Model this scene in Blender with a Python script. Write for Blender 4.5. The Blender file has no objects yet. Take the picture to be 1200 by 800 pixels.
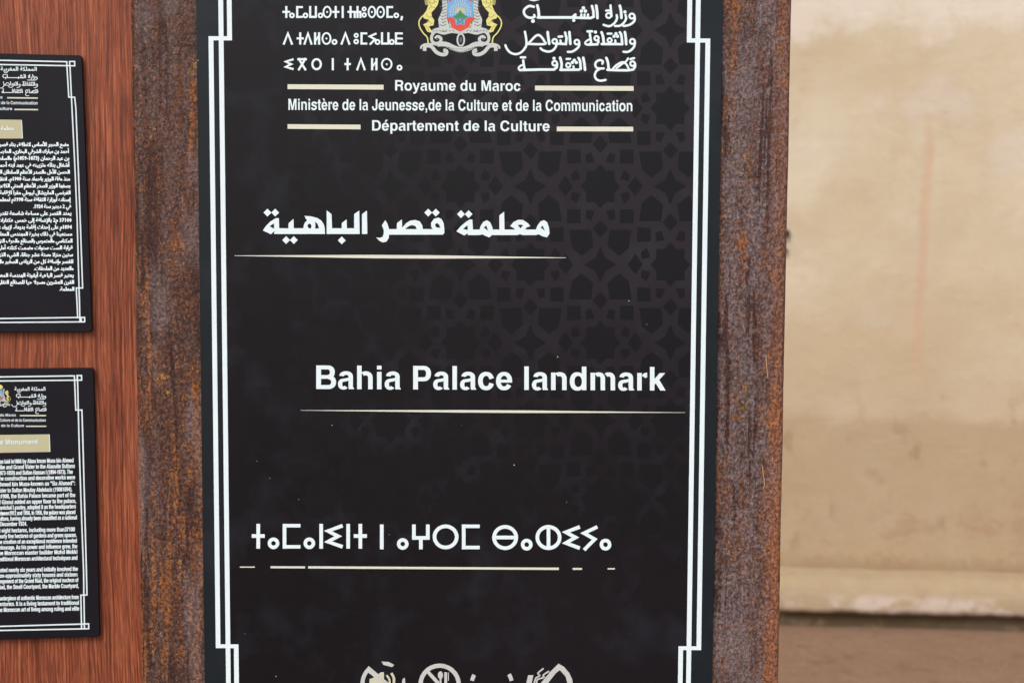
import bpy, bmesh, math, random
from mathutils import Vector, Matrix, Quaternion
from mathutils.geometry import tessellate_polygon
random.seed(7)
R = math.radians
sc = bpy.context.scene
COL = sc.collection

# ------------------------------------------------------------------ camera
F = 1667.0                         # focal length in pixels of a 1200 x 800 frame
CAM = Vector((0.0, -1.67, 1.45))
YAW, PIT, ROL = R(0.05155), R(-4.45498), R(0.25689)
cy_, sy_, cp_, sp_ = math.cos(YAW), math.sin(YAW), math.cos(PIT), math.sin(PIT)
FWD = Vector((sy_*cp_, cy_*cp_, sp_))
r0 = Vector((cy_, -sy_, 0)); u0 = r0.cross(FWD)
RGT = math.cos(ROL)*r0 + math.sin(ROL)*u0
UPV = -math.sin(ROL)*r0 + math.cos(ROL)*u0
cd = bpy.data.cameras.new("camera"); cam = bpy.data.objects.new("camera", cd); COL.objects.link(cam)
cd.sensor_width = 36; cd.lens = 36*F/1200; cd.clip_start = .05; cd.clip_end = 2000
m3 = Matrix((RGT, UPV, -FWD)).transposed()
cam.matrix_world = Matrix.Translation(CAM) @ m3.to_4x4()
cd.dof.use_dof = True; cd.dof.focus_distance = 1.675; cd.dof.aperture_fstop = 6.5
sc.camera = cam

# ------------------------------------------------------------------ light
SUN_EL, SUN_AZ = 48, 205           # azimuth seen from above, clockwise from +Y
w = bpy.data.worlds.new("World"); sc.world = w; w.use_nodes = True
wn = w.node_tree.nodes; wl = w.node_tree.links; bg = wn['Background']
sky = wn.new('ShaderNodeTexSky'); sky.sky_type = 'NISHITA'; sky.sun_disc = False
sky.sun_elevation = R(SUN_EL); sky.sun_rotation = R(SUN_AZ); sky.dust_density = 4.0; sky.air_density = 1.0
hs = wn.new('ShaderNodeHueSaturation'); hs.inputs['Saturation'].default_value = .55
wl.new(sky.outputs[0], hs.inputs['Color']); wl.new(hs.outputs[0], bg.inputs[0]); bg.inputs[1].default_value = .13
sd = bpy.data.lights.new("sun", 'SUN'); so = bpy.data.objects.new("sun", sd); COL.objects.link(so)
sd.energy = 1.3; sd.angle = R(26); sd.color = (1, .985, .96)
az = R(SUN_AZ); el = R(SUN_EL)
to_sun = Vector((math.sin(az)*math.cos(el), math.cos(az)*math.cos(el), math.sin(el)))
so.rotation_euler = to_sun.to_track_quat('Z', 'Y').to_euler()
sc.view_settings.view_transform = 'Standard'; sc.view_settings.look = 'None'
sc.view_settings.exposure = 0.25; sc.view_settings.gamma = 1

# ------------------------------------------------------------------ material helpers
class NT:
    def __init__(s, name, rough=.6, spec=.5):
        s.m = bpy.data.materials.new(name); s.m.use_nodes = True; s.t = s.m.node_tree
        s.n = s.t.nodes; s.l = s.t.links; s.b = s.n['Principled BSDF']
        s.b.inputs['Roughness'].default_value = rough; s.b.inputs['Specular IOR Level'].default_value = spec
    def new(s, k, **kw):
        o = s.n.new(k)
        for a, v in kw.items(): setattr(o, a, v)
        return o
    def val(s, sock, v):
        if isinstance(v, bpy.types.NodeSocket): s.l.new(v, sock)
        else: sock.default_value = v
    def coord(s): return s.new('ShaderNodeTexCoord').outputs['Object']
    def mapping(s, v, scale=(1,1,1), loc=(0,0,0)):
        o = s.new('ShaderNodeMapping'); s.l.new(v, o.inputs[0]); o.inputs['Scale'].default_value = scale
        o.inputs['Location'].default_value = loc; return o.outputs[0]
    def noise(s, v, sc_, det=4, rough=.55, dist=0):
        o = s.new('ShaderNodeTexNoise'); s.l.new(v, o.inputs['Vector']); o.inputs['Scale'].default_value = sc_
        o.inputs['Detail'].default_value = det; o.inputs['Roughness'].default_value = rough
        o.inputs['Distortion'].default_value = dist; return o.outputs['Fac']
    def ramp(s, f, stops, interp='LINEAR'):
        o = s.new('ShaderNodeValToRGB'); s.l.new(f, o.inputs[0]); e = o.color_ramp.elements
        o.color_ramp.interpolation = interp
        while len(e) < len(stops): e.new(.5)
        for el_, (p, c) in zip(e, stops):
            el_.position = p
            el_.color = (c, c, c, 1) if isinstance(c, (int, float)) else (*c, 1)
        return o.outputs['Color']
    def mix(s, f, a, b, mode='MIX'):
        o = s.new('ShaderNodeMix', data_type='RGBA', blend_type=mode)
        s.val(o.inputs[0], f)
        for i, v in ((6, a), (7, b)):
            s.val(o.inputs[i], (*v, 1) if isinstance(v, tuple) and len(v) == 3 else v)
        return o.outputs[2]
    def math(s, op, a, b=0.0, c=0.0, clamp=False):
        o = s.new('ShaderNodeMath', operation=op); o.use_clamp = clamp
        s.val(o.inputs[0], a); s.val(o.inputs[1], b)
        if len(o.inputs) > 2: s.val(o.inputs[2], c)
        return o.outputs[0]
    def sep(s, v):
        o = s.new('ShaderNodeSeparateXYZ'); s.l.new(v, o.inputs[0]); return o.outputs
    def bump(s, h, strength=.3, dist=.001):
        o = s.new('ShaderNodeBump'); s.l.new(h, o.inputs['Height']); o.inputs['Strength'].default_value = strength
        o.inputs['Distance'].default_value = dist; s.l.new(o.outputs[0], s.b.inputs['Normal'])
    def color(s, c): s.val(s.b.inputs['Base Color'], (*c, 1) if isinstance(c, tuple) else c)
    def smooth(s, v, a, b):
        o = s.new('ShaderNodeMapRange'); o.interpolation_type = 'SMOOTHSTEP'
        s.val(o.inputs['Value'], v); o.inputs['From Min'].default_value = a; o.inputs['From Max'].default_value = b
        return o.outputs[0]

def plain(name, c, rough=.5, spec=.4, var=.06, scale=300):
    k = NT(name, rough, spec); v = k.coord(); f = k.noise(v, scale, 3)
    k.color(k.mix(f, tuple(x*(1-var) for x in c), tuple(min(1, x*(1+var)) for x in c))); return k.m

M_WHITE = plain('white_print', (.76, .88, .93), .45, .3)
M_CREAM = plain('gold_cream_print', (.70, .71, .60), .5, .3)
M_LABEL = plain('gold_label_print', (.53, .51, .33), .5, .3)
M_ICON = plain('worn_icon_print', (.55, .56, .55), .5, .3, .15, 120)
M_ICON2 = plain('cream_icon_print', (.58, .58, .42), .5, .3, .1, 120)
M_BLUE = plain('emblem_blue', (.17, .40, .70), .5, .3)
M_RED = plain('emblem_red', (.66, .09, .06), .5, .3)
M_GREEN = plain('emblem_green', (.06, .26, .12), .5, .3)
M_YEL = plain('emblem_yellow', (.74, .70, .24), .5, .3, .15, 900)
M_YLINE = plain('emblem_outline', (.36, .34, .12), .5, .3)
M_SIL = plain('emblem_silver', (.55, .60, .58), .5, .3, .2, 900)
M_DGREY = plain('emblem_grey_line', (.10, .12, .14), .5, .3)

def panel_mat():
    k = NT('black_gloss_vinyl', .32, .26); v = k.coord()
    x, y, z = k.sep(v)
    # the printed strapwork ground fades out towards the left and the foot of the sign
    a = k.smooth(x, -.27, .10)
    b = k.smooth(z, 1.10, 1.50)
    n = k.noise(v, 9, 3)
    f = k.math('MULTIPLY', a, k.math('MULTIPLY_ADD', b, .85, .15))
    f = k.math('MULTIPLY', f, k.math('MULTIPLY_ADD', n, .9, .5), clamp=True)
    inb = k.math('MULTIPLY', k.smooth(x, .222, .219), 1)
    f = k.math('MULTIPLY', f, inb)
    base = k.mix(f, (.0042, .0038, .0062), (.0195, .0157, .0215))
    edge = k.math('ADD', k.smooth(x, -.333, -.345), k.smooth(x, .208, .222), clamp=True)
    base = k.mix(edge, base, (.0085, .0135, .0175))
    s2 = k.ramp(k.noise(k.mapping(v, (1,1,1), (3,1,2)), 16, 4, .6), [(.50, 0), (.68, 1)])
    base = k.mix(k.math('MULTIPLY', s2, .20), base, (.034, .042, .062))
    k.color(base)
    rr = k.noise(v, 22, 5, .65)
    k.val(k.b.inputs['Roughness'], k.math('MULTIPLY_ADD', rr, .22, .28))
    k.bump(k.noise(v, 6, 2), .12, .004)
    return k.m
M_PANEL = panel_mat()
M_HOLE = plain('strapwork_hole_print', (.0056, .0060, .0085), .36, .26, .15, 30)
def plaque_mat():
    k = NT('black_plaque_vinyl', .4, .22); v = k.coord()
    k.color(k.mix(k.noise(v, 14, 4), (.004, .0045, .008), (.012, .012, .018)))
    k.bump(k.noise(v, 8, 2), .1, .003); return k.m
M_PLAQUE = plaque_mat()

def rust_mat(name, warm, xr, xedge, mauve, loc):
    """weathered corten: mauve-grey mill skin, brown pits, orange and ochre blooms, vertical runs"""
    k = NT(name, .72, .35); v0 = k.coord(); v = k.mapping(v0, (1,1,1), loc)
    x, y, z = k.sep(v0)
    speck = k.smooth(k.noise(k.mapping(v, (1, 1, .7)), 310, 3, .75), .36, .64)
    speck2 = k.noise(v, 120, 4, .8)
    sp2 = k.math('SUBTRACT', speck2, .5)
    run = k.noise(k.mapping(v, (1, 1, .09)), 105, 4, .65, .3)
    runw = k.noise(k.mapping(v, (1, 1, .13)), 36, 4, .6, .4)
    blotch = k.noise(v, 15, 6, .65, .5)
    fleck = k.smooth(k.noise(k.mapping(v, (1, 1, .8), (3, 3, 3)), 210, 2, .6), .52, .64)
    mauvec = k.mix(speck, tuple(c*.45 for c in mauve), tuple(c*1.45 for c in mauve))
    mauvec = k.mix(k.math('MULTIPLY', fleck, .55), mauvec, k.mix(speck, (.045, .017, .012), (.21, .085, .05)))
    brown = k.mix(speck, (.024, .009, .007), (.150, .056, .029))
    orange = k.mix(speck, (.10, .030, .010), (.42, .155, .048))
    run = k.smooth(run, .3, .7); runw = k.smooth(runw, .3, .7)
    f1 = k.math('MULTIPLY_ADD', run, .55, k.math('MULTIPLY_ADD', runw, .45, .28))
    f1 = k.math('MULTIPLY_ADD', sp2, 1.1, f1)
    c = k.mix(k.math('MULTIPLY', k.smooth(f1, .72 - warm*.10, .95 - warm*.10), .55 + warm*.35), mauvec, brown)
    f2 = k.math('ADD', k.math('MULTIPLY', blotch, .8), k.math('MULTIPLY', run, .25))
    f2 = k.math('MULTIPLY_ADD', sp2, 1.0, f2)
    e = k.smooth(x, xedge[0], xedge[1])
    zlow = k.smooth(z, 1.50, .95)
    f2 = k.math('ADD', f2, k.math('MULTIPLY', e, k.math('MULTIPLY_ADD', zlow, .20, .05)))
    c = k.mix(k.math('MULTIPLY', k.smooth(f2, .60 - warm*.03, .80 - warm*.03), .85), c, orange)
    if warm < .5:
        pass
    och = k.noise(k.mapping(v, (1,1,.6), (5, 2, 8)), 24, 5, .65)
    och = k.math('MULTIPLY_ADD', sp2, .9, och)
    c = k.mix(k.math('MULTIPLY', k.smooth(och, .62 + (1-warm)*.06, .74), .85), c, k.mix(speck, (.16, .07, .02), (.55, .30, .08)))
    glint = k.noise(k.mapping(v, (1,1,1), (9,4,3)), 430, 1, .5)
    c = k.mix(k.math('MULTIPLY', k.smooth(glint, .63, .72), .32), c, (.40, .30, .25))
    dk = k.noise(k.mapping(v, (1,1,.25), (2,7,5)), 45, 5, .75)
    c = k.mix(k.math('MULTIPLY', k.smooth(k.math('MULTIPLY_ADD', sp2, .5, dk), .51, .66), .75), c, k.mix(speck, (.018, .008, .007), (.075, .03, .024)))
    st1 = k.noise(k.mapping(v, (1, 1, .07), (8, 1, 4)), 75, 3, .6, .4)
    st1 = k.math('MULTIPLY_ADD', sp2, .45, st1)
    c = k.mix(k.math('MULTIPLY', k.smooth(st1, .55, .64), .22 + warm*.6), c, k.mix(speck, (.095, .024, .008), (.40, .150, .040)))
    st2 = k.noise(k.mapping(v, (1, 1, .06), (3, 9, 2)), 90, 3, .6, .4)
    st2 = k.math('MULTIPLY_ADD', sp2, .4, st2)
    c = k.mix(k.math('MULTIPLY', k.smooth(st2, .55, .63), .85), c, k.mix(speck, (.014, .005, .005), (.085, .026, .018)))
    pale = k.noise(k.mapping(v, (1, 1, .3), (6, 6, 1)), 20, 4, .6)
    c = k.mix(k.math('MULTIPLY', k.smooth(pale, .53, .66), .5), c, k.mix(speck, (.12, .085, .085), (.27, .20, .195)))
    pit = k.smooth(k.noise(k.mapping(v, (1,1,1), (1,8,3)), 240, 2, .6), .40, .30)
    c = k.mix(k.math('MULTIPLY', pit, .7), c, (.022, .012, .012))
    if warm < .5: c = k.mix(k.math('MULTIPLY', e, k.math('MULTIPLY_ADD', zlow, .30, .40)), c, k.mix(speck, (.14, .045, .025), (.43, .175, .085)))
    k.color(c)
    k.val(k.b.inputs['Roughness'], k.math('MULTIPLY_ADD', speck, .3, .5))
    k.bump(k.math('MULTIPLY_ADD', speck2, .8, k.math('MULTIPLY', speck, .35)), .9, .0022)
    return k.m
M_RUSTL = rust_mat('rusted_corten_warm', 1.0, 0, (-.425, -.444), (.118, .066, .055), (0, 0, 0))
M_RUSTR = rust_mat('rusted_corten_mauve', .12, 0, (.296, .318), (.165, .118, .118), (4, 3, 1))

def wood_mat():
    k = NT('oiled_red_wood', .5, .4); v = k.coord()
    wob = k.noise(k.mapping(v, (1,1,.35)), 5, 3)
    vv = k.new('ShaderNodeVectorMath', operation='MULTIPLY_ADD')
    cmb = k.new('ShaderNodeCombineXYZ'); k.val(cmb.inputs[0], k.math('MULTIPLY', wob, .035))
    vv2 = k.new('ShaderNodeVectorMath', operation='ADD'); k.l.new(v, vv2.inputs[0]); k.l.new(cmb.outputs[0], vv2.inputs[1])
    v2 = vv2.outputs[0]
    fine = k.smooth(k.noise(k.mapping(v2, (1, 1, .026)), 430, 3, .75), .34, .66)
    mid = k.smooth(k.noise(k.mapping(v2, (1, 1, .02)), 110, 4, .6, .2), .3, .7)
    big = k.smooth(k.noise(k.mapping(v2, (1, 1, .05)), 22, 3, .5, .3), .3, .7)
    pore = k.noise(k.mapping(v2, (1, 1, .07)), 620, 3, .6)
    wv = k.new('ShaderNodeTexWave', wave_type='BANDS', bands_direction='X')
    k.l.new(k.mapping(v2, (1, 1, .05), (.02, 0, 0)), wv.inputs['Vector'])
    wv.inputs['Scale'].default_value = 62; wv.inputs['Distortion'].default_value = 9; wv.inputs['Detail'].default_value = 3
    wv.inputs['Detail Scale'].default_value = 1.2
    f = k.math('MULTIPLY_ADD', fine, .48, k.math('MULTIPLY', mid, .30))
    f = k.math('ADD', f, k.math('MULTIPLY', big, .14))
    f = k.math('ADD', f, k.math('MULTIPLY', wv.outputs['Fac'], .18))
    c = k.ramp(f, [(.18, (.085, .018, .008)), (.42, (.210, .047, .019)), (.66, (.325, .083, .034)), (.95, (.45, .145, .065))])
    ln = k.noise(k.mapping(v2, (1, 1, .022), (1, 4, 2)), 300, 2, .5)
    ln = k.math('ABSOLUTE', k.math('SUBTRACT', ln, .5))
    c = k.mix(k.math('MULTIPLY', k.smooth(ln, .05, .0), .55), c, (.090, .020, .009))
    c = k.mix(k.math('MULTIPLY', k.smooth(pore, .54, .64), .5), c, (.075, .018, .009))
    k.color(c)
    k.val(k.b.inputs['Roughness'], k.math('MULTIPLY_ADD', fine, .25, .42))
    k.bump(fine, .25, .0008)
    return k.m
M_WOOD = wood_mat()

def wall_mat():
    k = NT('aged_cream_plaster', .9, .2); v = k.coord(); x, y, z = k.sep(v)
    n1 = k.noise(v, 1.3, 5, .6); n2 = k.noise(v, 4.5, 5, .6); n3 = k.noise(v, 30, 4, .7)
    c = k.mix(k.smooth(n1, .35, .65), (.55, .445, .30), (.625, .54, .405))
    c = k.mix(k.math('MULTIPLY', k.smooth(n2, .5, .66), .5), c, (.53, .40, .275))
    c = k.mix(k.math('MULTIPLY', k.smooth(k.noise(k.mapping(v, (1,1,1), (7,1,3)), 2.6, 4), .55, .7), .5), c, (.63, .56, .49))
    vs_ = k.noise(k.mapping(v, (1,1,.18), (2,0,0)), 5.5, 5, .65)
    c = k.mix(k.math('MULTIPLY', k.smooth(vs_, .52, .68), .35), c, (.50, .40, .285))
    # rising damp: ragged tide lines with a darker, yellower foot
    zz = k.math('ADD', z, k.math('MULTIPLY', k.math('SUBTRACT', n1, .5), .35))
    zz = k.math('ADD', zz, k.math('MULTIPLY', k.math('SUBTRACT', n2, .5), .12))
    c = k.mix(k.math('MULTIPLY', k.smooth(zz, 1.30, .85), .55), c, (.47, .345, .215))
    c = k.mix(k.math('MULTIPLY', k.smooth(zz, .80, .745), .55), c, (.37, .255, .145))
    c = k.mix(k.math('MULTIPLY', k.smooth(k.noise(k.mapping(v,(1,1,.7),(1,5,2)), 9, 4), .57, .68), k.math('MULTIPLY', k.smooth(z, 1.0, .6), .55)), c, (.27, .175, .09))
    c = k.mix(k.math('MULTIPLY', k.smooth(k.noise(k.mapping(v,(1,1,.8),(4,5,9)), 6, 6, .7), .44, .60), k.math('MULTIPLY', k.smooth(z, .85, .7), .45)), c, (.46, .36, .24))
    c = k.mix(k.math('MULTIPLY', k.smooth(k.noise(k.mapping(v,(1,1,1.6),(8,5,1)), 5, 5, .7), .5, .62), k.math('MULTIPLY', k.smooth(z, .62, .35), .4)), c, (.34, .205, .125))
    up = k.math('ADD', z, k.math('MULTIPLY', k.math('SUBTRACT', n2, .5), .5))
    c = k.mix(k.math('MULTIPLY', k.smooth(up, 2.12, 2.26), .6), c, (.76, .69, .62))
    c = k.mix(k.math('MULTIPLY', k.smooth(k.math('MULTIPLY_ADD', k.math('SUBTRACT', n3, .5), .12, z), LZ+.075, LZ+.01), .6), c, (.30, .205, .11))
    # vertical drip stain
    xs = k.math('ADD', x, k.math('MULTIPLY', k.math('SUBTRACT', k.noise(v, 3, 3), .5), .05))
    xs = k.math('ADD', xs, k.math('MULTIPLY', k.math('SUBTRACT', z, 1.3), -.02))
    d = k.math('ABSOLUTE', k.math('SUBTRACT', xs, STREAK_X))
    st = k.math('MULTIPLY', k.smooth(d, .026, .004), k.math('MULTIPLY', k.smooth(z, .85, 1.1), k.smooth(z, 1.92, 1.75)))
    c = k.mix(k.math('MULTIPLY', st, .42), c, (.58, .33, .22))
    k.color(c); k.bump(k.math('MULTIPLY_ADD', n3, .4, n2), .5, .015)
    return k.m
def ledge_mat():
    k = NT('worn_plaster_ledge', .9, .2); v = k.coord(); n = k.noise(k.mapping(v, (1, 1, 2)), 3.2, 5, .6); n2 = k.noise(v, 18, 4)
    c = k.mix(n2, (.33, .245, .15), (.42, .32, .20))
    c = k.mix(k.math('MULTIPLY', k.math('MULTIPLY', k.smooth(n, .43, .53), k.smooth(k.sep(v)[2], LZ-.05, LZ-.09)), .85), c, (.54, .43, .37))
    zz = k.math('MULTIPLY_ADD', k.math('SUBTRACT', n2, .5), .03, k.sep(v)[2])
    c = k.mix(k.math('MULTIPLY', k.smooth(zz, ZN+.022, ZN-.004), .92), c, (.085, .058, .030))  # shadow below the ledge nose, painted into the colour as a dark band
    c = k.mix(k.math('MULTIPLY', k.smooth(k.noise(k.mapping(v, (1, 1, 1), (3, 3, 3)), 6, 6, .7), .5, .64), .5), c, (.33, .23, .14))
    k.color(c); k.bump(n2, .5, .01); return k.m
def ground_mat():
    k = NT('packed_brown_earth', .95, .15); v = k.coord(); n = k.noise(v, 2.2, 6, .6); n2 = k.noise(v, 26, 5, .7)
    c = k.mix(n, (.205, .120, .075), (.31, .195, .128))
    c = k.mix(k.math('MULTIPLY', k.smooth(n2, .55, .7), .4), c, (.36, .24, .16))
    c = k.mix(k.math('MULTIPLY', k.smooth(k.noise(v, 70, 2, .5), .66, .72), .6), c, (.48, .34, .24))
    c = k.mix(k.math('MULTIPLY', k.smooth(k.noise(v, 7, 5, .7), .52, .66), .45), c, (.16, .095, .06))
    k.color(c); k.bump(n2, .8, .02); return k.m

# ------------------------------------------------------------------ object helpers
def link(name, me, parent=None, mat=None, smooth=False):
    o = bpy.data.objects.new(name, me); COL.objects.link(o)
    if parent is not None:
        o.parent = parent; o.matrix_parent_inverse = parent.matrix_world.inverted() if False else Matrix()
        o.location = -Vector(parent.location)
    if mat is not None: me.materials.append(mat)
    if smooth:
        for p in me.polygons: p.use_smooth = True
    return o
def tag(o, label=None, cat=None, group=None, kind=None):
    for k_, v_ in (('label', label), ('category', cat), ('group', group), ('kind', kind)):
        if v_: o[k_] = v_
    return o
def empty(name, loc):
    o = bpy.data.objects.new(name, None); COL.objects.link(o); o.location = loc; o.empty_display_size = .1; return o

def ray(px, py): return FWD + (px-600)/F*RGT - (py-400)/F*UPV
class Plane:
    """a vertical plane with yaw; P(px,py,off) is where the sight line meets it"""
    def __init__(s, q, yaw=0.0):
        s.q = Vector(q); s.n = Vector((math.sin(yaw), -math.cos(yaw), 0))   # n faces the viewer (-Y)
        s.yaw = yaw
    def P(s, px, py, off=0.0):
        d = ray(px, py); q = s.q + s.n*off
        t = (q-CAM).dot(s.n)/d.dot(s.n); return CAM + d*t

class Print:
    """flat print built in photo pixels, laid on a plane; every shape a hair above the one before"""
    def __init__(s, plane, off, xf=None):
        s.pl = plane; s.off = off; s.v = []; s.f = []; s.k = 0; s.xf = xf or (lambda x, y: (x, y))
        s.sc = 1.0
    def _pt(s, p, o):
        x, y = s.xf(p[0], p[1]); return tuple(s.pl.P(x, y, o))
    def _o(s):
        s.k += 1; return s.off + s.k*1.2e-6
    def poly(s, loops):
        if isinstance(loops[0][0], (int, float)): loops = [loops]
        o = s._o(); flat = [p for l in loops for p in l]
        tris = tessellate_polygon([[Vector((p[0], -p[1], 0)) for p in l] for l in loops])
        b = len(s.v); s.v += [s._pt(p, o) for p in flat]
        s.f += [tuple(b+i for i in t) for t in tris]
    def mesh2d(s, verts, faces, o=None):
        o = o or s._o(); b = len(s.v); s.v += [s._pt(p, o) for p in verts]
        s.f += [tuple(b+i for i in t) for t in faces]
    def stroke(s, pts, wd, smooth=False, cap='butt', taper=None):
        if smooth: pts = catmull(pts)
        n = len(pts); L = []; Rr = []
        for i, p in enumerate(pts):
            a = pts[max(0, i-1)]; b = pts[min(n-1, i+1)]
            if 0 < i < n-1:
                d1 = norm((p[0]-a[0], p[1]-a[1])); d2 = norm((b[0]-p[0], b[1]-p[1]))
                t = norm((d1[0]+d2[0], d1[1]+d2[1])); cs = max(.45, t[0]*d1[0]+t[1]*d1[1])
            else: t = norm((b[0]-a[0], b[1]-a[1])); cs = 1
            ww = wd/2/cs
            if taper: ww *= taper(i/(n-1))
            L.append((p[0]-t[1]*ww, p[1]+t[0]*ww)); Rr.append((p[0]+t[1]*ww, p[1]-t[0]*ww))
        o = s._o(); b0 = len(s.v); s.v += [s._pt(p, o) for q in zip(L, Rr) for p in q]
        s.f += [(b0+2*i, b0+2*i+1, b0+2*i+3, b0+2*i+2) for i in range(n-1)]
        if cap == 'round':
            for p in (pts[0], pts[-1]): s.disc(p[0], p[1], wd/2, 8)
    def disc(s, x, y, r, n=16, ry=None):
        ry = ry or r
        s.poly([(x+r*math.cos(2*math.pi*i/n), y+ry*math.sin(2*math.pi*i/n)) for i in range(n)])
    def ring(s, x, y, r, wd, a0=0, a1=360, n=28, ry=None, wy=None):
        ry = ry or r; wy = wy or wd
        o = s._o(); b0 = len(s.v)
        for i in range(n+1):
            a = R(a0+(a1-a0)*i/n); c_, s_ = math.cos(a), math.sin(a)
            s.v.append(s._pt((x+r*c_, y-ry*s_), o)); s.v.append(s._pt((x+(r-wd)*c_, y-(ry-wy)*s_), o))
        s.f += [(b0+2*i, b0+2*i+1, b0+2*i+3, b0+2*i+2) for i in range(n)]
    def line(s, a, b, wd): s.stroke([a, b], wd)
    def diamond(s, x, y, h): s.poly([(x-h, y), (x, y-h), (x+h, y), (x, y+h)])
    def build(s, name, mat, parent):
        me = bpy.data.meshes.new(name); me.from_pydata(s.v, [], s.f); me.update()
        bm = bmesh.new(); bm.from_mesh(me)
        flip = [f for f in bm.faces if f.normal.dot(s.pl.n) < 0]
        bmesh.ops.reverse_faces(bm, faces=flip); bm.to_mesh(me); bm.free()
        return link(name, me, parent, mat)
def norm(v):
    l = math.hypot(*v) or 1; return (v[0]/l, v[1]/l)
def catmull(p, k=5):
    q = [p[0]]+list(p)+[p[-1]]; out = []
    for i in range(1, len(q)-2):
        for j in range(k):
            t = j/k; o = []
            for c in (0, 1):
                a, b, d, e = q[i-1][c], q[i][c], q[i+1][c], q[i+2][c]
                o.append(.5*((2*b)+(-a+d)*t+(2*a-5*b+4*d-e)*t*t+(-a+3*b-3*d+e)*t**3))
            out.append(tuple(o))
    out.append(tuple(p[-1])); return out

# text with the built-in font
def text_mesh(s, res=2):
    c = bpy.data.curves.new('t', 'FONT'); c.body = s; c.size = 1; c.resolution_u = res
    o = bpy.data.objects.new('t', c); COL.objects.link(o)
    dg = bpy.context.evaluated_depsgraph_get(); me = bpy.data.meshes.new_from_object(o.evaluated_get(dg))
    vs = [(v.co.x, v.co.y) for v in me.vertices]; fs = [tuple(p.vertices) for p in me.polygons]
    bpy.data.objects.remove(o); bpy.data.curves.remove(c); bpy.data.meshes.remove(me); return vs, fs
def put_text(pr, s, x0, x1, yb, size, bold=.4, slope=0, res=2, bolds=None):
    """text from x0 to x1 on baseline yb (at x1), em size in px; bold = extra stroke in px"""
    vs, fs = text_mesh(s, res)
    if not vs: return
    a = min(v[0] for v in vs); b = max(v[0] for v in vs)
    k = (x1-x0)/(b-a)
    sh = bolds or ([(-bold, 0), (0, 0), (bold, 0), (0, -bold*.6), (0, bold*.6)] if bold else [(0, 0)])
    for dx, dy in sh:
        pr.mesh2d([(x0+(v[0]-a)*k+dx, yb+(x0+(v[0]-a)*k-x1)*slope-v[1]*size+dy) for v in vs], fs)

# Arabic shaping to presentation forms
AR = {'ا':(0xFE8D,2),'أ':(0xFE83,2),'إ':(0xFE87,2),'آ':(0xFE81,2),'ء':(0xFE80,1),'ؤ':(0xFE85,2),'ئ':(0xFE89,4),'ب':(0xFE8F,4),'ة':(0xFE93,2),
 'ت':(0xFE95,4),'ث':(0xFE99,4),'ج':(0xFE9D,4),'ح':(0xFEA1,4),'خ':(0xFEA5,4),'د':(0xFEA9,2),'ذ':(0xFEAB,2),'ر':(0xFEAD,2),'ز':(0xFEAF,2),
 'س':(0xFEB1,4),'ش':(0xFEB5,4),'ص':(0xFEB9,4),'ض':(0xFEBD,4),'ط':(0xFEC1,4),'ظ':(0xFEC5,4),'ع':(0xFEC9,4),'غ':(0xFECD,4),'ف':(0xFED1,4),
 'ق':(0xFED5,4),'ك':(0xFED9,4),'ل':(0xFEDD,4),'م':(0xFEE1,4),'ن':(0xFEE5,4),'ه':(0xFEE9,4),'و':(0xFEED,2),'ى':(0xFEEF,2),'ي':(0xFEF1,4)}
LA = {'آ':0xFEF5,'أ':0xFEF7,'إ':0xFEF9,'ا':0xFEFB}
def shape(s):
    out = []; i = 0; joined = False
    while i < len(s):
        c = s[i]
        if c == 'ل' and i+1 < len(s) and s[i+1] in LA:
            out.append(chr(LA[s[i+1]]+(1 if joined else 0))); joined = False; i += 2; continue
        if c in AR:
            base, n = AR[c]; nxt = i+1 < len(s) and s[i+1] in AR and s[i+1] != 'ء' and n == 4
            if n == 1: out.append(chr(base)); joined = False
            else:
                out.append(chr(base+(3 if joined and nxt else 2 if nxt else 1 if joined else 0))); joined = nxt
        else: out.append(c); joined = False
        i += 1
    # right to left, numbers kept in order
    r = []; num = ''
    for c in out:
        if c.isdigit() or (c in '-' and num): num += c
        else:
            if num: r.append(num); num = ''
            r.append({'(': ')', ')': '('}.get(c, c))
    if num: r.append(num)
    return ''.join(reversed(r))

# ------------------------------------------------------------------ bold grotesque letters, units per em 1000
def g_rect(a, b, c, d): return ('p', [[(a, b), (c, b), (c, d), (a, d)]])
def g_ring(cx, cy, rx, ry, tx, ty, a0, a1): return ('r', cx, cy, rx, ry, tx, ty, a0, a1)
def g_ell(cx, cy, rx, ry, n=2.25, k=36):
    o = []
    for i in range(k):
        a = 2*math.pi*i/k; c, s = math.cos(a), math.sin(a)
        o.append((cx+rx*math.copysign(abs(c)**(2/n), c), cy+ry*math.copysign(abs(s)**(2/n), s)))
    return o
G = {}
G['l'] = (278, [g_rect(69, 0, 209, 718)])
G['i'] = (278, [g_rect(69, 0, 209, 532), g_rect(69, 604, 209, 718)])
ARCH = lambda right, L=216: [g_rect(right-140, 0, right, 346), g_ring(right-L, 346, L, 200, 140, 122, 0, 128)]
G['h'] = (611, [g_rect(64, 0, 204, 718)]+ARCH(546))
G['n'] = (611, [g_rect(64, 0, 204, 532)]+ARCH(546))
G['m'] = (889, [g_rect(64, 0, 204, 532)]+ARCH(514, 196)+ARCH(825, 196))
G['r'] = (389, [g_rect(64, 0, 204, 532), g_ring(372, 340, 190, 202, 140, 140, 90, 150)])
G['a'] = (556, [g_ring(280, 380, 212, 166, 138, 112, 0, 172), ('p', [[(354, 60), (492, 70), (492, 385), (354, 385)]]),
    ('p', [[(354, 62), (364, 0), (526, 0), (526, 20), (492, 72)]]),
    ('p', [[(354, 352), (354, 262), (300, 240), (205, 226), (170, 228), (170, 318), (225, 326), (300, 336)]]),
    g_ring(196, 152, 167, 166, 132, 95, 88, 320)])
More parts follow.
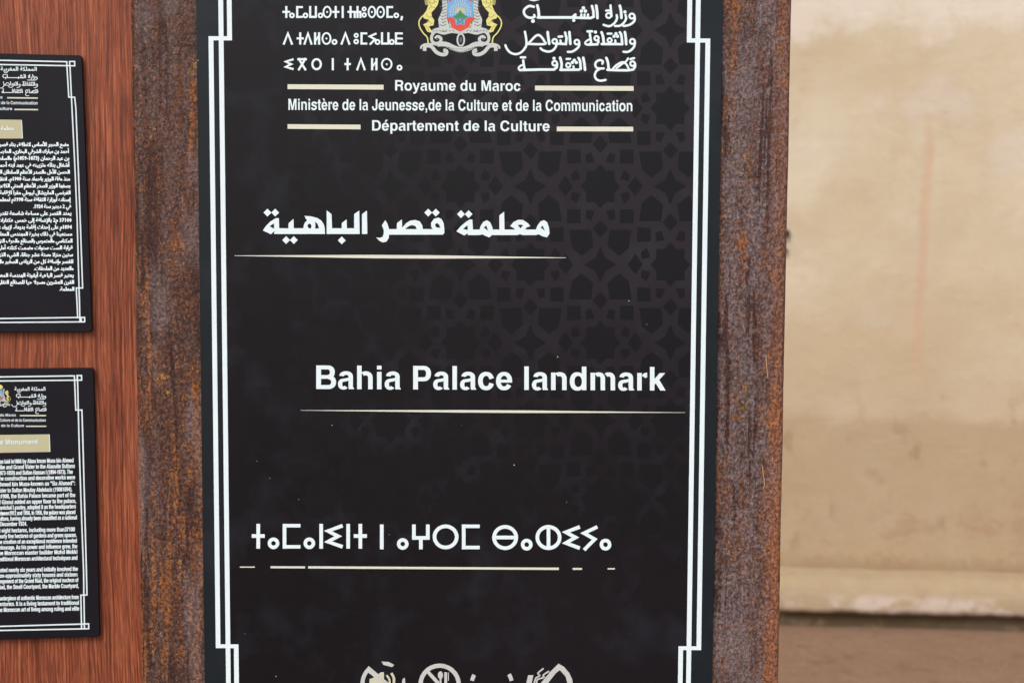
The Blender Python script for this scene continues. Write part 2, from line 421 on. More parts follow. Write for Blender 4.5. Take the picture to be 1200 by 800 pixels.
G['c'] = (556, [g_ring(278, 266, 249, 280, 145, 122, 17, 343)])
G['e'] = (556, [g_ring(278, 266, 250, 280, 145, 116, 0, 331), g_rect(100, 222, 527, 310)])
G['é'] = (556, G['e'][1]+[('p', [[(225, 600), (300, 745), (450, 745), (330, 600)]])])
G['d'] = (611, [g_rect(407, 0, 547, 718), ('p', [g_ell(265, 266, 231, 280), g_ell(293, 266, 114, 168)])])
G['p'] = (611, [g_rect(64, -207, 204, 532), ('p', [g_ell(346, 266, 231, 280), g_ell(318, 266, 114, 168)])])
G['u'] = (611, [g_rect(407, 0, 547, 532), g_rect(65, 186, 205, 532), g_ring(281, 186, 216, 200, 140, 122, 180, 306)])
G['t'] = (333, [g_rect(90, 100, 230, 676), g_rect(10, 437, 312, 532),
    ('p', [[(90, 110), (92, 50), (122, 6), (180, -8), (312, 0), (312, 103), (255, 103), (232, 122), (230, 150)]])])
G['k'] = (556, [g_rect(69, 0, 209, 718), ('p', [[(205, 175), (205, 345), (372, 532), (540, 532), (300, 262)]]), ('p', [[(225, 262), (345, 345), (556, 0), (388, 0)]])])
G['B'] = (722, [g_rect(76, 0, 226, 718), g_rect(76, 598, 430, 718), g_rect(76, 314, 450, 424), g_rect(76, 0, 450, 122),
    g_ring(430, 516, 222, 202, 150, 120, -90, 90), g_ring(450, 212, 240, 212, 150, 122, -90, 90)])
G['P'] = (667, [g_rect(76, 0, 226, 718), g_rect(76, 598, 400, 718), g_rect(76, 250, 400, 372), g_ring(400, 484, 228, 234, 150, 120, -90, 90)])
G['D'] = (722, [g_rect(76, 0, 226, 718), g_rect(76, 595, 370, 718), g_rect(76, 0, 370, 123), g_ring(370, 359, 320, 359, 150, 123, -90, 90)])
G['C'] = (722, [g_ring(370, 359, 328, 373, 150, 128, 22, 338)])
G['o'] = (611, [('p', [g_ell(305, 266, 272, 280), g_ell(305, 266, 128, 160)])])
G['y'] = (556, [('p', [[(8, 532), (160, 532), (282, 165), (398, 532), (546, 532), (345, -30), (300, -130), (230, -190), (150, -214), (70, -210), (70, -96), (130, -100), (180, -80), (208, -20), (210, 5)]])])
G['M'] = (833, [g_rect(70, 0, 204, 718), g_rect(629, 0, 763, 718), ('p', [[(150, 718), (275, 718), (480, 0), (352, 0)]]), ('p', [[(560, 718), (683, 718), (482, 0), (354, 0)]])])
G['R'] = (722, [g_rect(76, 0, 226, 718), g_rect(76, 598, 430, 718), g_rect(76, 296, 430, 414), g_ring(430, 507, 232, 211, 150, 120, -90, 90),
    ('p', [[(400, 350), (560, 330), (622, 270), (636, 180), (640, 60), (672, 0), (508, 0), (492, 60), (486, 190), (470, 262), (400, 296)]])])
G['J'] = (556, [g_rect(346, 200, 490, 718), g_ring(258, 202, 232, 218, 144, 125, 180, 360), g_rect(26, 200, 166, 250)])
G['è'] = (556, G['e'][1]+[('p', [[(330, 600), (255, 745), (105, 745), (225, 600)]])])
G[','] = (278, [g_rect(64, 0, 204, 144), ('p', [[(204, 10), (196, -70), (160, -122), (64, -150), (64, -92), (118, -72), (136, -30), (136, 10)]])])
G['s'] = (556, [('s', [(478, 372), (452, 432), (380, 476), (276, 490), (170, 468), (118, 400), (140, 335), (220, 296), (330, 268), (420, 228), (446, 160), (404, 84), (300, 46), (180, 54), (104, 100), (78, 168)], 118)])
G['b'] = (611, [g_rect(64, 0, 204, 718), G['p'][1][1]])
G['q'] = (611, [g_rect(407, -207, 547, 532), G['d'][1][1]])
G['g'] = (611, [g_rect(407, -20, 547, 532), ('p', [g_ell(265, 280, 231, 266), g_ell(293, 280, 114, 156)]), g_ring(300, -20, 247, 196, 140, 105, 195, 360)])
G['f'] = (333, [g_rect(87, 0, 227, 570), g_rect(10, 437, 318, 532), g_ring(250, 560, 163, 166, 140, 112, 78, 180)])
G['v'] = (556, [('p', [[(8, 532), (160, 532), (280, 170), (398, 532), (546, 532), (354, 0), (202, 0)]])])
G['w'] = (778, [('p', [[(6, 532), (152, 532), (232, 170), (318, 532), (460, 532), (548, 170), (630, 532), (772, 532), (622, 0), (474, 0), (388, 345), (302, 0), (156, 0)]])])
G['x'] = (556, [('p', [[(12, 532), (178, 532), (544, 0), (376, 0)]]), ('p', [[(376, 532), (536, 532), (178, 0), (12, 0)]])])
G['z'] = (500, [g_rect(30, 420, 466, 532), g_rect(24, 0, 476, 112), ('p', [[(296, 430), (466, 430), (200, 100), (26, 100)]])])
G['A'] = (722, [('p', [[(276, 718), (446, 718), (702, 0), (544, 0), (361, 560), (175, 0), (20, 0)]]), g_rect(190, 150, 530, 268)])
G['E'] = (667, [g_rect(76, 0, 226, 718), g_rect(76, 595, 621, 718), g_rect(76, 312, 580, 428), g_rect(76, 0, 632, 123)])
G['G'] = (778, [g_ring(385, 359, 340, 373, 150, 128, 28, 345), g_rect(400, 270, 712, 382), g_rect(590, 0, 712, 380)])
G['L'] = (611, [g_rect(76, 0, 226, 718), g_rect(76, 0, 583, 126)])
G['K'] = (722, [g_rect(76, 0, 226, 718), ('p', [[(220, 230), (220, 420), (500, 718), (690, 718), (360, 370)]]), ('p', [[(300, 330), (420, 430), (718, 0), (530, 0)]])])
G['I'] = (278, [g_rect(64, 0, 214, 718)])
G['T'] = (611, [g_rect(14, 595, 598, 718), g_rect(231, 0, 381, 718)])
G['V'] = (667, [('p', [[(15, 718), (172, 718), (334, 175), (492, 718), (648, 718), (412, 0), (254, 0)]])])
G['H'] = (722, [g_rect(71, 0, 221, 718), g_rect(501, 0, 651, 718), g_rect(71, 300, 651, 423)])
G['S'] = (667, [('s', [(568, 500), (530, 600), (430, 650), (320, 655), (200, 630), (130, 540), (160, 450), (270, 400), (410, 360), (520, 300), (545, 200), (480, 105), (350, 60), (210, 70), (115, 130), (90, 230)], 140)])
for ch_, sh_ in (('0', [('p', [g_ell(278, 350, 246, 362), g_ell(278, 350, 104, 244)])]), ('1', [g_rect(230, 0, 378, 709), g_rect(69, 478, 260, 580)]),
    ('2', [g_ring(278, 480, 240, 230, 140, 118, -25, 175), ('p', [[(390, 420), (505, 400), (230, 118), (510, 118), (510, 0), (26, 0), (40, 100)]])]),
    ('3', [g_ring(275, 505, 225, 205, 140, 112, -90, 170), g_ring(275, 200, 248, 218, 146, 118, -170, 90), g_rect(200, 310, 290, 412)]),
    ('4', [g_rect(322, 0, 458, 709), g_rect(22, 145, 526, 255), ('p', [[(22, 250), (322, 709), (400, 709), (150, 240)]])]),
    ('5', [g_rect(80, 590, 480, 709), g_rect(70, 330, 190, 700), g_ring(265, 230, 250, 242, 145, 118, -165, 145)]),
    ('6', [('p', [g_ell(283, 228, 246, 240), g_ell(283, 228, 108, 130)]), g_ring(290, 350, 258, 360, 145, 118, 40, 200)]),
    ('7', [g_rect(25, 583, 528, 709), ('p', [[(380, 600), (528, 600), (300, 250), (260, 0), (104, 0), (160, 270)]])]),
    ('8', [('p', [g_ell(278, 525, 222, 190), g_ell(278, 525, 90, 82)]), ('p', [g_ell(278, 200, 246, 212), g_ell(278, 200, 106, 98)])]),
    ('9', [('p', [g_ell(273, 480, 246, 240), g_ell(273, 480, 108, 130)]), g_ring(266, 358, 258, 360, 145, 118, -140, 20)])): G[ch_] = (556, sh_)
G['.'] = (278, [g_rect(64, 0, 214, 146)]); G[':'] = (333, [g_rect(92, 0, 242, 146), g_rect(92, 386, 242, 532)])
G['-'] = (333, [g_rect(26, 208, 302, 328)]); G['"'] = (474, [g_rect(70, 447, 190, 718), g_rect(284, 447, 404, 718)])
G['('] = (333, [g_ring(330, 250, 290, 480, 135, 60, 110, 250)]); G[')'] = (333, [g_ring(3, 250, 290, 480, 135, 60, -70, 70)])
G[' '] = (278, [])
def put_bold(pr, s, x0, x1, yb, cap, slope=0.0):
    """bold letters from x0 to x1, baseline yb at x0, cap height in px"""
    w = sum(G[c][0] for c in s)-140; k = (x1-x0)/w; kv = cap/718; X = -72
    T = lambda p: (x0+(X+p[0])*k, yb+(X+p[0])*k*slope-p[1]*kv)
    for ch in s:
        for g in G[ch][1]:
            if g[0] == 'p': pr.poly([[T(p) for p in l] for l in g[1]])
            elif g[0] == 's':
                pts = catmull(g[1], 3); n = len(pts); vs = []
                for i, p in enumerate(pts):
                    a, b = pts[max(0, i-1)], pts[min(n-1, i+1)]; t = norm((b[0]-a[0], b[1]-a[1])); hw = g[2]/2*(1+.12*abs(t[1]))
                    vs += [T((p[0]-t[1]*hw, p[1]+t[0]*hw)), T((p[0]+t[1]*hw, p[1]-t[0]*hw))]
                pr.mesh2d(vs, [(2*i, 2*i+1, 2*i+3, 2*i+2) for i in range(n-1)])
            else:
                _, cx, cy, rx, ry, tx, ty, a0, a1 = g; n = 22; vs = []
                for i in range(n+1):
                    a = R(a0+(a1-a0)*i/n); c, s_ = math.cos(a), math.sin(a); q = 2/2.2
                    c = math.copysign(abs(c)**q, c); s_ = math.copysign(abs(s_)**q, s_)
                    vs += [T((cx+rx*c, cy+ry*s_)), T((cx+(rx-tx)*c, cy+(ry-ty)*s_))]
                pr.mesh2d(vs, [(2*i, 2*i+1, 2*i+3, 2*i+2) for i in range(n)])
        X += G[ch][0]

# ------------------------------------------------------------------ Tifinagh letters drawn as strokes
def tif(pr, g, x0, x1, yt, yb, wd):
    h = yb-yt; xc = (x0+x1)/2; hw = wd/2; ym = (yt+yb)/2
    if g == 't': pr.line((xc, yt), (xc, yb), wd); pr.line((x0, yt+h*.49), (x1, yt+h*.49), wd)
    elif g == 'n': pr.line((xc, yt), (xc, yb), wd)
    elif g == 'a': r = h*.235; pr.ring(xc, yb-r+h*.02, r, wd*(.97 if h > 20 else .82))
    elif g == 'm': pr.line((x0+hw, yt), (x0+hw, yb), wd); pr.line((x0, yt+hw), (x1, yt+hw), wd*.95); pr.line((x0, yb-hw), (x1, yb-hw), wd*.95)
    elif g == 'w': pr.line((x0+hw, yt), (x0+hw, yb), wd); pr.line((x1-hw, yt), (x1-hw, yb), wd); pr.line((x0, yb-hw), (x1, yb-hw), wd)
    elif g == 's': pr.ring(xc, ym, (x1-x0)/2+.3, wd*.8, ry=h/2+.2); pr.disc(xc, ym, wd*.45)
    elif g == 'r': pr.ring(xc, ym, (x1-x0)/2, wd, ry=h/2)
    elif g == 'b': pr.ring(xc, ym, (x1-x0)/2, wd, ry=h/2); pr.line((xc, yt+1), (xc, yb-1), wd)
    elif g == 'e': pr.ring(xc, ym, (x1-x0)/2, wd, ry=h/2); pr.line((x0+1, ym), (x1-1, ym), wd)
    elif g == 'i': pr.stroke([(x1, yt+hw), (x0+hw, yt+h*.29), (x1-(x1-x0)*.27, ym), (x0+hw, yt+h*.72), (x1, yb-hw)], wd)
    elif g == 'y': pr.stroke([(x1, yt+hw), (x0+hw, yt+h*.33), (x1-hw*1.4, yt+h*.57), (x0+hw, yb)], wd*.95)
    elif g == 'd': pr.stroke([(x0+hw*.6, yb), (xc, yt+hw), (x1-hw*.6, yb)], wd)
    elif g == 'l': pr.line((x0+hw, yt), (x0+hw, yb), wd); pr.line((x1-hw, yt), (x1-hw, yb), wd); pr.line((x0+hw, yb-h*.25), (x1-hw, yt+h*.25), wd*.8)
    elif g == 'u': pr.ring(xc, yt+h*.25, h*.20, wd*.75); pr.ring(xc, yb-h*.25, h*.22, wd*.8)
    elif g == 'E': tif(pr, 'm', x0, x1, yt, yb, wd); pr.line((x0, ym), (x1, ym), wd*.9)
    elif g == 'g': pr.line((x0, yt+hw), (x1, yt+hw), wd); pr.line((x0+hw, yt), (x1-hw, yb), wd); pr.line((x1-hw, yt), (x0+hw, yb), wd)
    elif g == 'h': pr.line((x0+hw, ym), (x0+hw, yb), wd); pr.line((x1-hw, ym), (x1-hw, yb), wd); pr.line((x0, ym), (x1, ym), wd); pr.line((xc, yt), (xc, yb), wd)
    elif g == 'G':
        pr.line((x0+hw, yt), (x0+hw, yt+h*.6), wd); pr.line((x1-hw, yt), (x1-hw, yt+h*.6), wd)
        pr.line((x0, yt+h*.54), (x1, yt+h*.54), wd); pr.line((xc, yt+h*.5), (xc, yb), wd)
    elif g == ',': pr.stroke([(xc+.4, yb-2.2), (xc+.2, yb+.6), (xc-.9, yb+2.6)], wd)

# ------------------------------------------------------------------ the ministry header (used on the sign and both plaques)
def header(plane, off, parent, xf, fine=True, lean=False):
    def PR(o=0): p = Print(plane, off+o, xf); return p
    # --- Tifinagh
    p = PR()
    Z = lambda *a: [300+v/5 for v in a]
    rows = [
     (7.4, 21.4, [('t',155,200),('a',195,226),('m',235,275),('a',274,306),('w',311,357),('a',362,394),('s',392,442),('t',446,488),('n',500,516),('t',536,572),('h',572,618),('u',618,650),('s',656,702),('s',706,754),('m',764,803),('a',806,838),(',',844,862)]),
     (38.2, 52.6, [('d',158,216),('t',238,280),('d',279,330),('l',340,376),('s',386,440),('a',444,476),('d',496,552),('u',570,604),('m',612,652),('y',660,706),('a',696,728),('w',732,782),('a',780,812),('E',814,860)]),
     (68.4, 82.6, [('i',168,220),('g',242,298),('r',324,386),('n',442,458),('t',518,556),('d',588,642),('l',674,712),('s',734,798),('a',824,858)]),
     (-24, -10, [('t',170,206),('a',210,240),('g',250,296),('l',306,340),('d',350,400),('i',408,452),('t',460,496),('n',526,540),('l',570,606),('m',616,656),('G',666,706),('r',716,764),('i',772,812),('e',818,862)])]
    for yt, yb, gl in rows:
        for g, a, b in gl: a, b = Z(a, b); tif(p, g, a, b, yt, yb, 2.5)
    p.build('tifinagh_lettering', M_WHITE, parent)
    # --- Arabic
    p = PR(); W = 2.9
    A4 = lambda l: [(600+x/15, y/15) for x, y in l]; A5 = lambda l: [(670+x/15, y/15) for x, y in l]
    A6 = lambda l: [(590+x/13.33, 30+y/13.33) for x, y in l]; A7 = lambda l: [(670+x/13.33, 30+y/13.33) for x, y in l]
    def S(f, l, w=W, sm=True): p.stroke(f(l), w, smooth=sm, cap='round')
    def D(f, x, y, r=1.9): q = f([(x, y)])[0]; p.disc(q[0], q[1], r, 10)
    def O(f, x, y, r=3.4, w=2.3, ry=None): q = f([(x, y)])[0]; p.ring(q[0], q[1], r+.6, w, n=18, ry=(ry or r)+.6)
    S(A4, [(385,125),(300,112),(220,170),(212,240),(260,300),(330,318),(395,300),(390,270)]); D(A4, 368, 375, 2.3)
    S(A4, [(445,100),(465,190),(475,300)], 3.2); S(A4, [(455,312),(760,312),(1060,312),(1112,262)], 3.2, False); D(A4, 1085, 362, 2)
    S(A5, [(-40,312),(160,318),(330,322),(385,300),(380,200),(355,110)], 3.0, False)
    for tx in (62, 165, 222, 282): S(A5, [(tx, 315), (tx+4, 258)], 2.6)
    for dx, dy in ((205,145),(170,200),(240,200)): D(A5, dx, dy, 2.1)
    S(A5, [(430,105),(445,200),(452,322)], 3.2)
    O(A5, 648, 278, 3.4, 2.2); S(A5, [(682,100),(690,200),(700,290)], 2.7); S(A5, [(605,192),(690,188)], 2.6)
    S(A5, [(790,270),(795,330),(760,400),(700,450),(640,465),(560,440)], 2.7)
    S(A5, [(845,105),(866,200),(874,320)], 3.1)
    S(A5, [(945,268),(955,330),(920,400),(850,455),(760,462)], 2.7); D(A5, 935, 215, 2)
    O(A5, 1058, 288, 3.5, 2.4); S(A5, [(1105,285),(1102,370),(1030,435),(930,460),(900,455)], 2.7)
    S(A6, [(335,100),(350,180),(360,270),(350,330),(300,400),(240,440),(170,448),(100,420),(50,360),(30,310)], 2.7)
    S(A6, [(370,290),(640,292),(636,245),(600,190),(550,152),(500,170),(440,230),(395,278)], 2.7)
    S(A6, [(690,105),(702,200),(715,290)], 3.1)
    O(A6, 800, 250, 3.3, 2.4); S(A6, [(832,262),(820,330),(770,390),(700,410),(620,390),(578,358)], 2.7)
    S(A6, [(862,178),(918,174)], 2.8); S(A6, [(890,235),(900,288)], 2.6); S(A6, [(835,285),(975,292),(985,200),(962,112)], 2.9, False); S(A6, [(1030,105),(1045,290)], 3.1)
    O(A7, 80, 262, 3.3, 2.4); S(A7, [(118,268),(110,330),(60,380),(0,412),(-60,414)], 2.7)
    S(A7, [(283,128),(292,200),(306,285)], 2.8); S(A7, [(292,215),(250,232),(212,268),(222,296),(262,300),(298,276)], 2.3); S(A7, [(245,95),(318,93)], 2.8)
    S(A7, [(250,302),(400,296),(420,250)], 2.9, False); O(A7, 388, 202, 3.1, 2.4); D(A7, 370, 105, 2)
    S(A7, [(465,108),(490,180),(500,285)], 3.1); S(A7, [(468,292),(640,292),(790,294)], 3.0, False)
    O(A7, 592, 232, 2.9, 2.2); S(A7, [(560,130),(622,130)], 2.6); S(A7, [(680,235),(684,285)], 2.6)
    for dx, dy in ((690,130),(662,172),(716,172)): D(A7, dx, dy, 2)
    S(A7, [(752,108),(776,160),(788,285)], 3.0); S(A7, [(830,105),(845,200),(850,295)], 3.1)
    O(A7, 948, 252, 3.5, 2.4); S(A7, [(988,265),(975,330),(930,385),(870,415),(808,412)], 2.7)
    S(A6, [(308,545),(316,610),(332,688)], 2.8); S(A6, [(316,615),(272,628),(238,662),(246,692),(286,698),(322,672)], 2.3); S(A6, [(272,500),(338,500)], 2.8)
    S(A6, [(260,698),(560,690),(790,690),(832,655),(838,600)], 3.0, False); O(A6, 800, 592, 3.3, 2.4); D(A6, 790, 515, 2)
    S(A6, [(885,505),(908,600),(900,690)], 3.1); S(A6, [(890,695),(1180,692)], 3.0, False); O(A6, 1012, 622, 3.0, 2.2); S(A6, [(985,525),(1042,524)], 2.6)
    for dx, dy in ((40,545),(10,580),(72,580)): D(A7, dx, dy, 2)
    S(A7, [(28,640),(30,690)], 2.6); S(A7, [(105,510),(130,560),(140,680)], 3.0); S(A7, [(180,505),(197,600),(208,695)], 3.1)
    S(A7, [(478,600),(485,562),(440,543),(385,568),(368,620),(400,668),(500,672)], 2.7)
    S(A7, [(440,680),(385,715),(362,770),(366,810),(395,848),(450,864),(528,852)], 2.7)
    S(A7, [(540,508),(566,580),(576,680)], 3.0); S(A7, [(555,694),(700,700),(880,702),(960,690),(988,650),(988,600)], 2.9, False)
    S(A7, [(640,682),(700,620),(790,575),(850,605),(888,672)], 2.5); S(A7, [(880,515),(850,560),(790,600),(700,668)], 2.4); O(A7, 950, 598, 3.3, 2.4); S(A7, [(915,527),(975,512)], 2.6)
    S(A4, [(305,-12),(380,8),(470,-12)], 2.6)
    put_text(p, shape('المملكة المغربية'), 607, 743, -8, 23, .75, res=1)
    p.build('arabic_lettering', M_WHITE, parent)
    # --- French
    p = PR()
    put_bold(p, 'Royaume du Maroc', 463, 609.5, 106.3, 12.2, .004)
    put_bold(p, 'Ministère de la Jeunesse,de la Culture et de la Communication', 338, 741, 129, 13.0, .004)
    put_bold(p, 'Département de la Culture', 436, 643.5, 153.2, 12.2, .004)
    p.build('latin_lettering', M_WHITE, parent)
    for a, b, ya, yb, wd in ((337, 449.5, 101.8, 102.4, 5.6), (627, 742.5, 103.4, 103.9, 5.6), (337, 422.5, 148.4, 149, 5.4), (652.5, 742, 151.2, 151.4, 5.4)):
        p = PR(); p.line((a, ya), (b, yb), wd); p.build('gold_bar', M_CREAM, parent)
    # --- coat of arms
    e = lambda l: [(480+x/10, y/10) for x, y in l]
    def sh(name, mat, fn, par, o=0.0):
        q = PR(o); fn(q); ob = q.build(name, mat, par); return ob
    mir = lambda l: [(1186-x, y) for x, y in l]
    def horns(q):
        for m_ in (lambda l: l, mir):
            q.stroke(e(m_([(585,385),(500,372),(400,392),(310,372),(262,420),(262,480),(300,510),(352,500),(368,455),(330,430),(300,455)])), 3.4, True)
            q.poly(e(m_([(350,-160),(425,-160),(440,60),(435,210),(470,330),(400,335),(345,320),(335,230),(385,120),(380,0)])))
            q.stroke(e(m_([(250,385),(330,350),(440,345),(540,375)])), 4.5, True)
        q.ring(480+60, 47, 5, 2.0, ry=8)
    em = sh('emblem', M_SIL, horns, parent)
    def dk(q):
        for m_ in (lambda l: l, mir):
            for i in range(13):
                yy = -140+i*36
                q.stroke(e(m_([(352+(i % 3)*14, yy), (392, yy+14), (430, yy-6)])), .8)
            for i in range(8):
                xx = 270+i*38; q.stroke(e(m_([(xx, 352), (xx+20, 372)])), .7)
        q.disc(480+60, 47, 1.7, 10, 3.6)
        for m_ in (322, 864): q.disc(480+m_/10, 46, 1.6, 10)
    sh('garland_shading', M_DGREY, dk, em, 6e-5)
    def ribbon(q):
        q.stroke(e([(330,520),(430,525),(520,565),(600,585),(690,565),(770,525),(860,520)]), 6.2, True)
        for m_ in (lambda l: l, mir):
            q.stroke(e(m_([(330,530),(280,520),(190,520),(140,545),(135,575)])), 2.2, True)
            q.stroke(e(m_([(175,600),(185,545),(250,545),(310,610),(370,640),(425,635),(430,600),(395,590)])), 4.2, True)
    rb = sh('ribbon', M_SIL, ribbon, em, 7e-5)
    def rl(q):
        q.stroke(e([(340,548),(440,553),(520,590),(600,608),(680,590),(760,553),(850,548)]), .6, True)
        for i in range(16):
            xx = 420+i*24; yy = 560+18*math.sin((i-1)/14*math.pi); q.stroke(e([(xx, yy-8), (xx+12, yy+8)]), .55)
    if fine: sh('ribbon_lettering', M_DGREY, rl, em, 12e-5)
    def shield(q): q.poly(e([(455,-120),(730,-120),(745,60),(745,200),(715,300),(593,375),(470,300),(440,200),(440,60)]))
    sh('shield', M_BLUE, shield, em, 12e-5)
    def rays(q):
        for i in range(15):
            a = math.pi*(i+.5)/15; q.stroke(e([(593+75*math.cos(a), 150-75*math.sin(a)), (593+ (135 if abs(math.cos(a))>.5 else 200)*math.cos(a), 150-(135 if abs(math.cos(a))>.5 else 200)*math.sin(a))]), .7)
        for i in range(9): q.stroke(e([(478+i*29, 150), (478+i*29, 190)]), .8)
        q.stroke(e([(468,280),(500,330),(593,378),(685,330),(718,280)]), 2.2, True)
    sh('sun_ray', M_SIL, rays, em, 15e-5)
    sh('rising_sun', M_LABEL, lambda q: q.poly(e([(593+68*math.cos(math.pi*i/14), 152-68*math.sin(math.pi*i/14)) for i in range(15)])), em, 17e-5)
    def red(q):
        q.poly(e([(430,215),(480,200),(530,225),(545,300),(593,330),(640,300),(655,225),(705,200),(775,215),(740,255),(715,270),(700,320),(593,378),(490,325),(472,265)]))
        q.poly(e([(450,-20),(520,-20),(470,30)])); q.poly(e([(735,-20),(665,-20),(725,30)]))
        q.poly(e([(540,300),(593,285),(650,300),(650,330),(593,345),(540,330)]))
    sh('red_field', M_RED, red, em, 18e-5)
    def star(q):
        q.poly(e([(500,205),(560,165),(593,120),(626,165),(690,205),(640,215),(593,200),(545,215)]))
        P5 = [(593+62*math.sin(4*math.pi*i/5), 235-62*math.cos(4*math.pi*i/5)) for i in range(6)]
        q.stroke(e(P5), 1.1)
    sh('green_star', M_GREEN, star, em, 22e-5)
    for m_ in (lambda l: l, mir):
        def lion(q):
            q.poly(e(m_([(225,-100),(300,-60),(345,-10),(330,60),(290,115),(255,150),(262,200),(290,240),(280,300),(225,312),(262,372),(240,385),(205,372),(180,320),(158,290),(215,262),(228,235),(170,220),(150,190),(195,130),(220,60),(190,0)])))
            q.stroke(e(m_([(150,190),(112,250),(118,320),(160,390),(205,440),(218,512)])), 1.5, True)
        lo = sh('lion', M_YEL, lion, em, 24e-5)
        def ll(q):
            for l in ([(205,20),(260,40),(320,20)], [(225,110),(255,85),(300,95)], [(190,170),(225,205),(262,195)], [(200,250),(235,258),(265,285)], [(250,-40),(235,40),(262,80)], [(185,300),(215,330),(222,365)], [(290,-20),(285,50)]):
                q.stroke(e(m_(l)), .75, True)
            for i in range(7): q.stroke(e(m_([(185+i*6, -30+i*3),(178+i*5, 20+i*2),(188+i*5, 62)])), .5)
        sh('lion_outline', M_YLINE, ll, lo, 28e-5) if False else sh('lion_outline', M_YLINE, ll, em, 28e-5)
    def crown(q):
        q.poly(e([(470,-150),(716,-150),(730,-185),(760,-260),(700,-330),(620,-360),(593,-400),(566,-360),(486,-330),(426,-260),(456,-185)]))
    sh('crown', M_YEL, crown, em, 16e-5)
    return em

# ------------------------------------------------------------------ SETTING: ground and wall
def grid_mesh(name, x0, x1, y0, y1, nx, ny, zf):
    me = bpy.data.meshes.new(name); vs = []; fs = []
    for j in range(ny+1):
        for i in range(nx+1):
            x = x0+(x1-x0)*i/nx; y = y0+(y1-y0)*j/ny; vs.append((x, y, zf(x, y)))
    for j in range(ny):
        for i in range(nx):
            a = j*(nx+1)+i; fs.append((a, a+1, a+nx+2, a+nx+1))
    me.from_pydata(vs, [], fs); me.update(); return me
from mathutils import noise as mn
gm = link('ground', grid_mesh('ground', -250, 250, -250, 250, 8, 8, lambda x, y: 0), None, ground_mat()); tag(gm, kind='structure')
# nearer earth, uneven, laid over the flat sheet
ge = link('ground', grid_mesh('ground', -7, 7, -6, 3.9, 120, 90, lambda x, y: .004+.006*mn.noise(Vector((x*1.7, y*1.7, 0)))+.004*mn.noise(Vector((x*9, y*9, 3)))+.003), None, gm.data.materials[0], True)
tag(ge, kind='structure')

d = ray(1060, 739); t = -CAM.z/d.z; WQ = CAM + d*t          # foot of the wall's ledge
WYAW = R(-4.6)
wn_ = Vector((math.sin(WYAW), -math.cos(WYAW), 0))          # faces the camera
wx = Vector((math.cos(WYAW), math.sin(WYAW), 0))
wall_face = Plane(WQ - wn_*.10, WYAW)
# local frame: x along the wall, y into the wall (away from the viewer), z up, origin at WQ
_sp = wall_face.P(1081, 280); STREAK_X = (_sp-WQ).dot(wx)
zledge = wall_face.P(1060, 668).z; LZ = zledge
wall = empty('plaster_wall', WQ); wall.rotation_euler = (0, 0, math.atan2(wx.y, wx.x))
tag(wall, 'weathered cream plaster wall with a worn ledge along its foot, behind the sign', 'wall')
def wchild(name, me, mat, smooth=True):
    o = bpy.data.objects.new(name, me); COL.objects.link(o); o.parent = wall; me.materials.append(mat)
    if smooth:
        for p in me.polygons: p.use_smooth = True
    return o
L0, L1 = -7.5, 6.0
prof_w = []
me = bpy.data.meshes.new('plaster_face'); vs = []; fs = []; NX, NZ = 220, 90
for j in range(NZ+1):
    for i in range(NX+1):
        x = L0+(L1-L0)*i/NX; z = zledge-.05+(4.2-zledge)*j/NZ
        y = .10+.006*mn.noise(Vector((x*1.3, z*1.3, 1)))+.003*mn.noise(Vector((x*6, z*6, 4)))
        if j == NZ: pass
        vs.append((x, y, z))
for j in range(NZ):
    for i in range(NX):
        a = j*(NX+1)+i; fs.append((a, a+1, a+NX+2, a+NX+1))
b = len(vs); zt = 4.2-.05
vs += [(L0, .45, 0), (L1, .45, 0), (L1, .45, zt), (L0, .45, zt)]
fs += [(b+1, b, b+3, b+2), (NZ*(NX+1), NZ*(NX+1)+NX, b+2, b+3)]
me.from_pydata(vs, [], fs); me.update(); wchild('plaster_face', me, wall_mat())
# ledge: sloping worn top, rounded nose, undercut foot
zt_, zn = zledge, 0.0
LZ = zledge
dn = ray(1060, 723); Pn = Plane(WQ + wn_*.03, WYAW).P(1060, 721); zn = Pn.z; ZN = zn
prof = [(.13, zt_+.004), (.085, zt_), (.04, zt_-.012), (.0, (zt_+zn)/2+.045), (-.02, zn+.075), (-.032, zn+.025), (-.03, zn+.006), (-.018, zn-.003), (.0, zn-.007), (.006, zn-.02), (.004, -.02)]
vs = []; fs = []; NL = 260
for i in range(NL+1):
    x = L0+(L1-L0)*i/NL
    for k_, (y, z) in enumerate(prof):
        n = .010*mn.noise(Vector((x*2.2, k_*.5, 0)))+.005*mn.noise(Vector((x*11, k_*1.3, 7)))
        vs.append((x, y+(n if 0 < k_ < 8 else 0), z+(n*.7 if 0 < k_ < 9 else 0)))
K = len(prof)
for i in range(NL):
    for k_ in range(K-1):
        a = i*K+k_; fs.append((a, a+1, a+K+1, a+K))
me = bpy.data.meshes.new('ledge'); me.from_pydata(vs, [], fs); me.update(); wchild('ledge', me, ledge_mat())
# a dark nail stub and a smaller one in the plaster
for px, py, r in ((921, 273, .014), (920, 293, .009)):
    q = wall_face.P(px, py); bm = bmesh.new()
    bmesh.ops.create_uvsphere(bm, u_segments=10, v_segments=6, radius=r)
    bmesh.ops.scale(bm, vec=(1, 1.6, 1), verts=bm.verts)
    me = bpy.data.meshes.new('iron_nail'); bm.to_mesh(me); bm.free()
    o = wchild('iron_nail', me, plain('dark_iron', (.05, .035, .03), .7))
    l = q-WQ; o.location = (l.dot(wx), .09, l.z)

